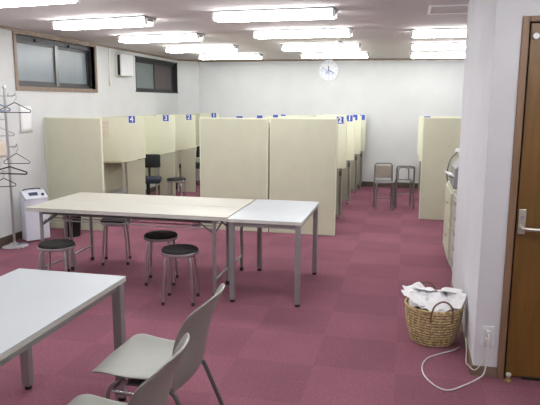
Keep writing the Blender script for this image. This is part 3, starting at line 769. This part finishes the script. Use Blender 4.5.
# ------------------------------------------------------------------ basket with crumpled paper
BXY = (0.243, 4.10)
bk = thing('woven_basket', 'round woven seagrass basket on the carpet against the white wall corner', 'basket', (*BXY, 0))
def br(z): return 0.148+0.048*math.sin(min(1, z/0.25)*PI/2)
b = MB(); rows = 13; prof = []
for i in range(rows):
    for k in range(6):
        z = 0.004+(i+k/6)*0.255/rows; bul = 0.0055*math.sin(PI*k/6)
        prof.append((br(z)-0.006+bul, z))
inner = [(r-0.014, z) for r, z in prof[::-6]]
b.lathe([(0.0, 0.002)]+prof+[(br(.26)-0.012, 0.26)]+inner+[(0.0, 0.016)], 56); b.build('body', 'basket', bk, True)
for i in range(1, rows):
    z = 0.004+i*0.255/rows; n = 72
    MB().tube([((br(z)-0.0045+0.0025*math.sin(a*2*PI/n*24))*math.cos(2*PI*a/n), (br(z)-0.0045+0.0025*math.sin(a*2*PI/n*24))*math.sin(2*PI*a/n), z) for a in range(n)], 0.0026, 5, closed=True).build('binding', 'basket_dark', bk, True)
b = MB(); b.tube([((br(.26)-0.004)*math.cos(2*PI*a/56), (br(.26)-0.004)*math.sin(2*PI*a/56), 0.262) for a in range(56)], 0.009, 8, closed=True); b.build('rim', 'basket', bk, True)
for ang in (-PI/2+0.22, PI/2+0.22):
    c, s = math.cos(ang), math.sin(ang); r0 = br(.22)+0.007
    def hp_(tn, z, out=0.0): return ((r0+out)*c - tn*s, (r0+out)*s + tn*c, z)
    MB().tube(smooth_pts([hp_(-0.070, 0.195, -0.008), hp_(-0.071, 0.25, 0.004), hp_(-0.055, 0.315, 0.010), hp_(0, 0.348, 0.013), hp_(0.055, 0.315, 0.010), hp_(0.071, 0.25, 0.004), hp_(0.070, 0.195, -0.008)], 6), 0.0058, 8).build('handle', 'handle_leather', bk, True)

def crumple():
    b = MB()
    sheets = [((0, 0, 0.20), 0.0, 0.17), ]
    # heaped core
    def core(u, v):
        a = 2*PI*v; r = 0.172*u
        x, y = r*math.cos(a), r*math.sin(a)
        q = Vector((x*11, y*11, 0.3)); q2 = Vector((x*30, y*30, 1.3))
        z = 0.258+0.085*(1-u*u)+0.030*noise.noise(q)+0.016*noise.noise(q2)
        return (x, y, z)
    b.grid(core, 18, 49)
    for (cx, cy, cz, rz, tx, ty, hw, hh) in ((-0.085, -0.045, 0.300, 0.45, 0.22, 0.25, 0.115, 0.10), (0.085, -0.03, 0.295, -0.35, 0.25, -0.22, 0.11, 0.09), (0.0, 0.08, 0.330, 0.2, -0.30, 0.1, 0.14, 0.08), (-0.01, -0.075, 0.292, 0.9, 0.30, -0.1, 0.10, 0.085), (0.10, 0.06, 0.315, 1.2, -0.1, -0.25, 0.09, 0.08), (-0.10, 0.06, 0.325, 2.2, -0.1, -0.2, 0.10, 0.075)):
        R = Matrix.Translation((cx, cy, cz)) @ Matrix.Rotation(rz, 4, 'Z') @ Matrix.Rotation(tx, 4, 'X') @ Matrix.Rotation(ty, 4, 'Y')
        def sh(u, v, R=R, hw=hw, hh=hh, sd=cx*50+cy*31):
            x, y = (u*2-1)*hw, (v*2-1)*hh
            z = 0.022*noise.noise(Vector((x*14+sd, y*14, sd)))+0.010*noise.noise(Vector((x*34, y*34+sd, 2)))
            return R @ Vector((x, y, z))
        b.grid(sh, 12, 11)
    o = b.build('crumpled_paper', 'paper', None, False)
    o.location = (*BXY, 0)
    md = o.modifiers.new('s', 'SOLIDIFY'); md.thickness = 0.0015
    return o
tag(crumple(), 'crumpled white paper heaped in the woven basket', 'paper')

# ------------------------------------------------------------------ outlet and cords
ol = thing('wall_outlet', 'white double wall outlet low on the wall left of the brown door', 'outlet', (0.532, PY0, 0.255))
MB().box(-0.035, 0.035, -0.008, 0, -0.062, 0.062, 0.003).build('cover_plate', 'white_plastic', ol)
for z in (-0.026, 0.026):
    so = MB().box(-0.017, 0.017, -0.0105, -0.007, z-0.017, z+0.017, 0.002).build('socket', 'cream_plastic', ol)
    for x in (-0.006, 0.006): MB().box(x-0.0012, x+0.0012, -0.0112, -0.0104, z-0.007, z+0.007).build('slot', 'rubber', so)
def cord(pts, label, r, m, plug):
    t = thing('power_cord', label, 'cord', pts[0], 0, 'cords at the wall outlet')
    o = Vector(pts[0])
    MB().tube(smooth_pts([Vector(q)-o for q in pts], 8), r, 8).build('cable', m, t, True)
    px, py, pz = plug
    MB().box(px-o.x-0.012, px-o.x+0.012, py-o.y-0.014, py-o.y+0.014, pz-o.z-0.011, pz-o.z+0.013, 0.004).build('plug', m, t)
    return t
cord([(0.531, 3.555, 0.278), (0.531, 3.535, 0.265), (0.530, 3.545, 0.16), (0.520, 3.55, 0.04), (0.475, 3.52, 0.006), (0.40, 3.43, 0.006), (0.31, 3.345, 0.006), (0.24, 3.37, 0.006), (0.175, 3.50, 0.006), (0.165, 3.64, 0.006), (0.205, 3.77, 0.006), (0.29, 3.86, 0.006), (0.37, 3.93, 0.006), (0.42, 4.00, 0.006)],
     'thicker white power cord looping across the carpet in front of the basket', 0.0043, 'white_plastic', (0.531, 3.577, 0.281))
cord([(0.527, 3.562, 0.228), (0.523, 3.558, 0.17), (0.50, 3.560, 0.09), (0.466, 3.565, 0.045), (0.434, 3.60, 0.055), (0.430, 3.70, 0.035), (0.440, 3.80, 0.075), (0.440, 3.88, 0.12)],
     'thinner grey power cord hanging from the outlet around the wall corner', 0.0032, 'cream_plastic', (0.529, 3.577, 0.231))

# ------------------------------------------------------------------ light and render look
w = bpy.data.worlds.new('world'); scene.world = w; w.use_nodes = True
w.node_tree.nodes['Background'].inputs['Color'].default_value = (0.5, 0.55, 0.6, 1)
w.node_tree.nodes['Background'].inputs['Strength'].default_value = 0.02
scene.view_settings.view_transform = 'Standard'
scene.view_settings.look = 'None'
scene.view_settings.exposure = 0.0
scene.cycles.use_denoising = True
scene.cycles.max_bounces = 8
scene.cycles.diffuse_bounces = 5
scene.cycles.sample_clamp_indirect = 6.0
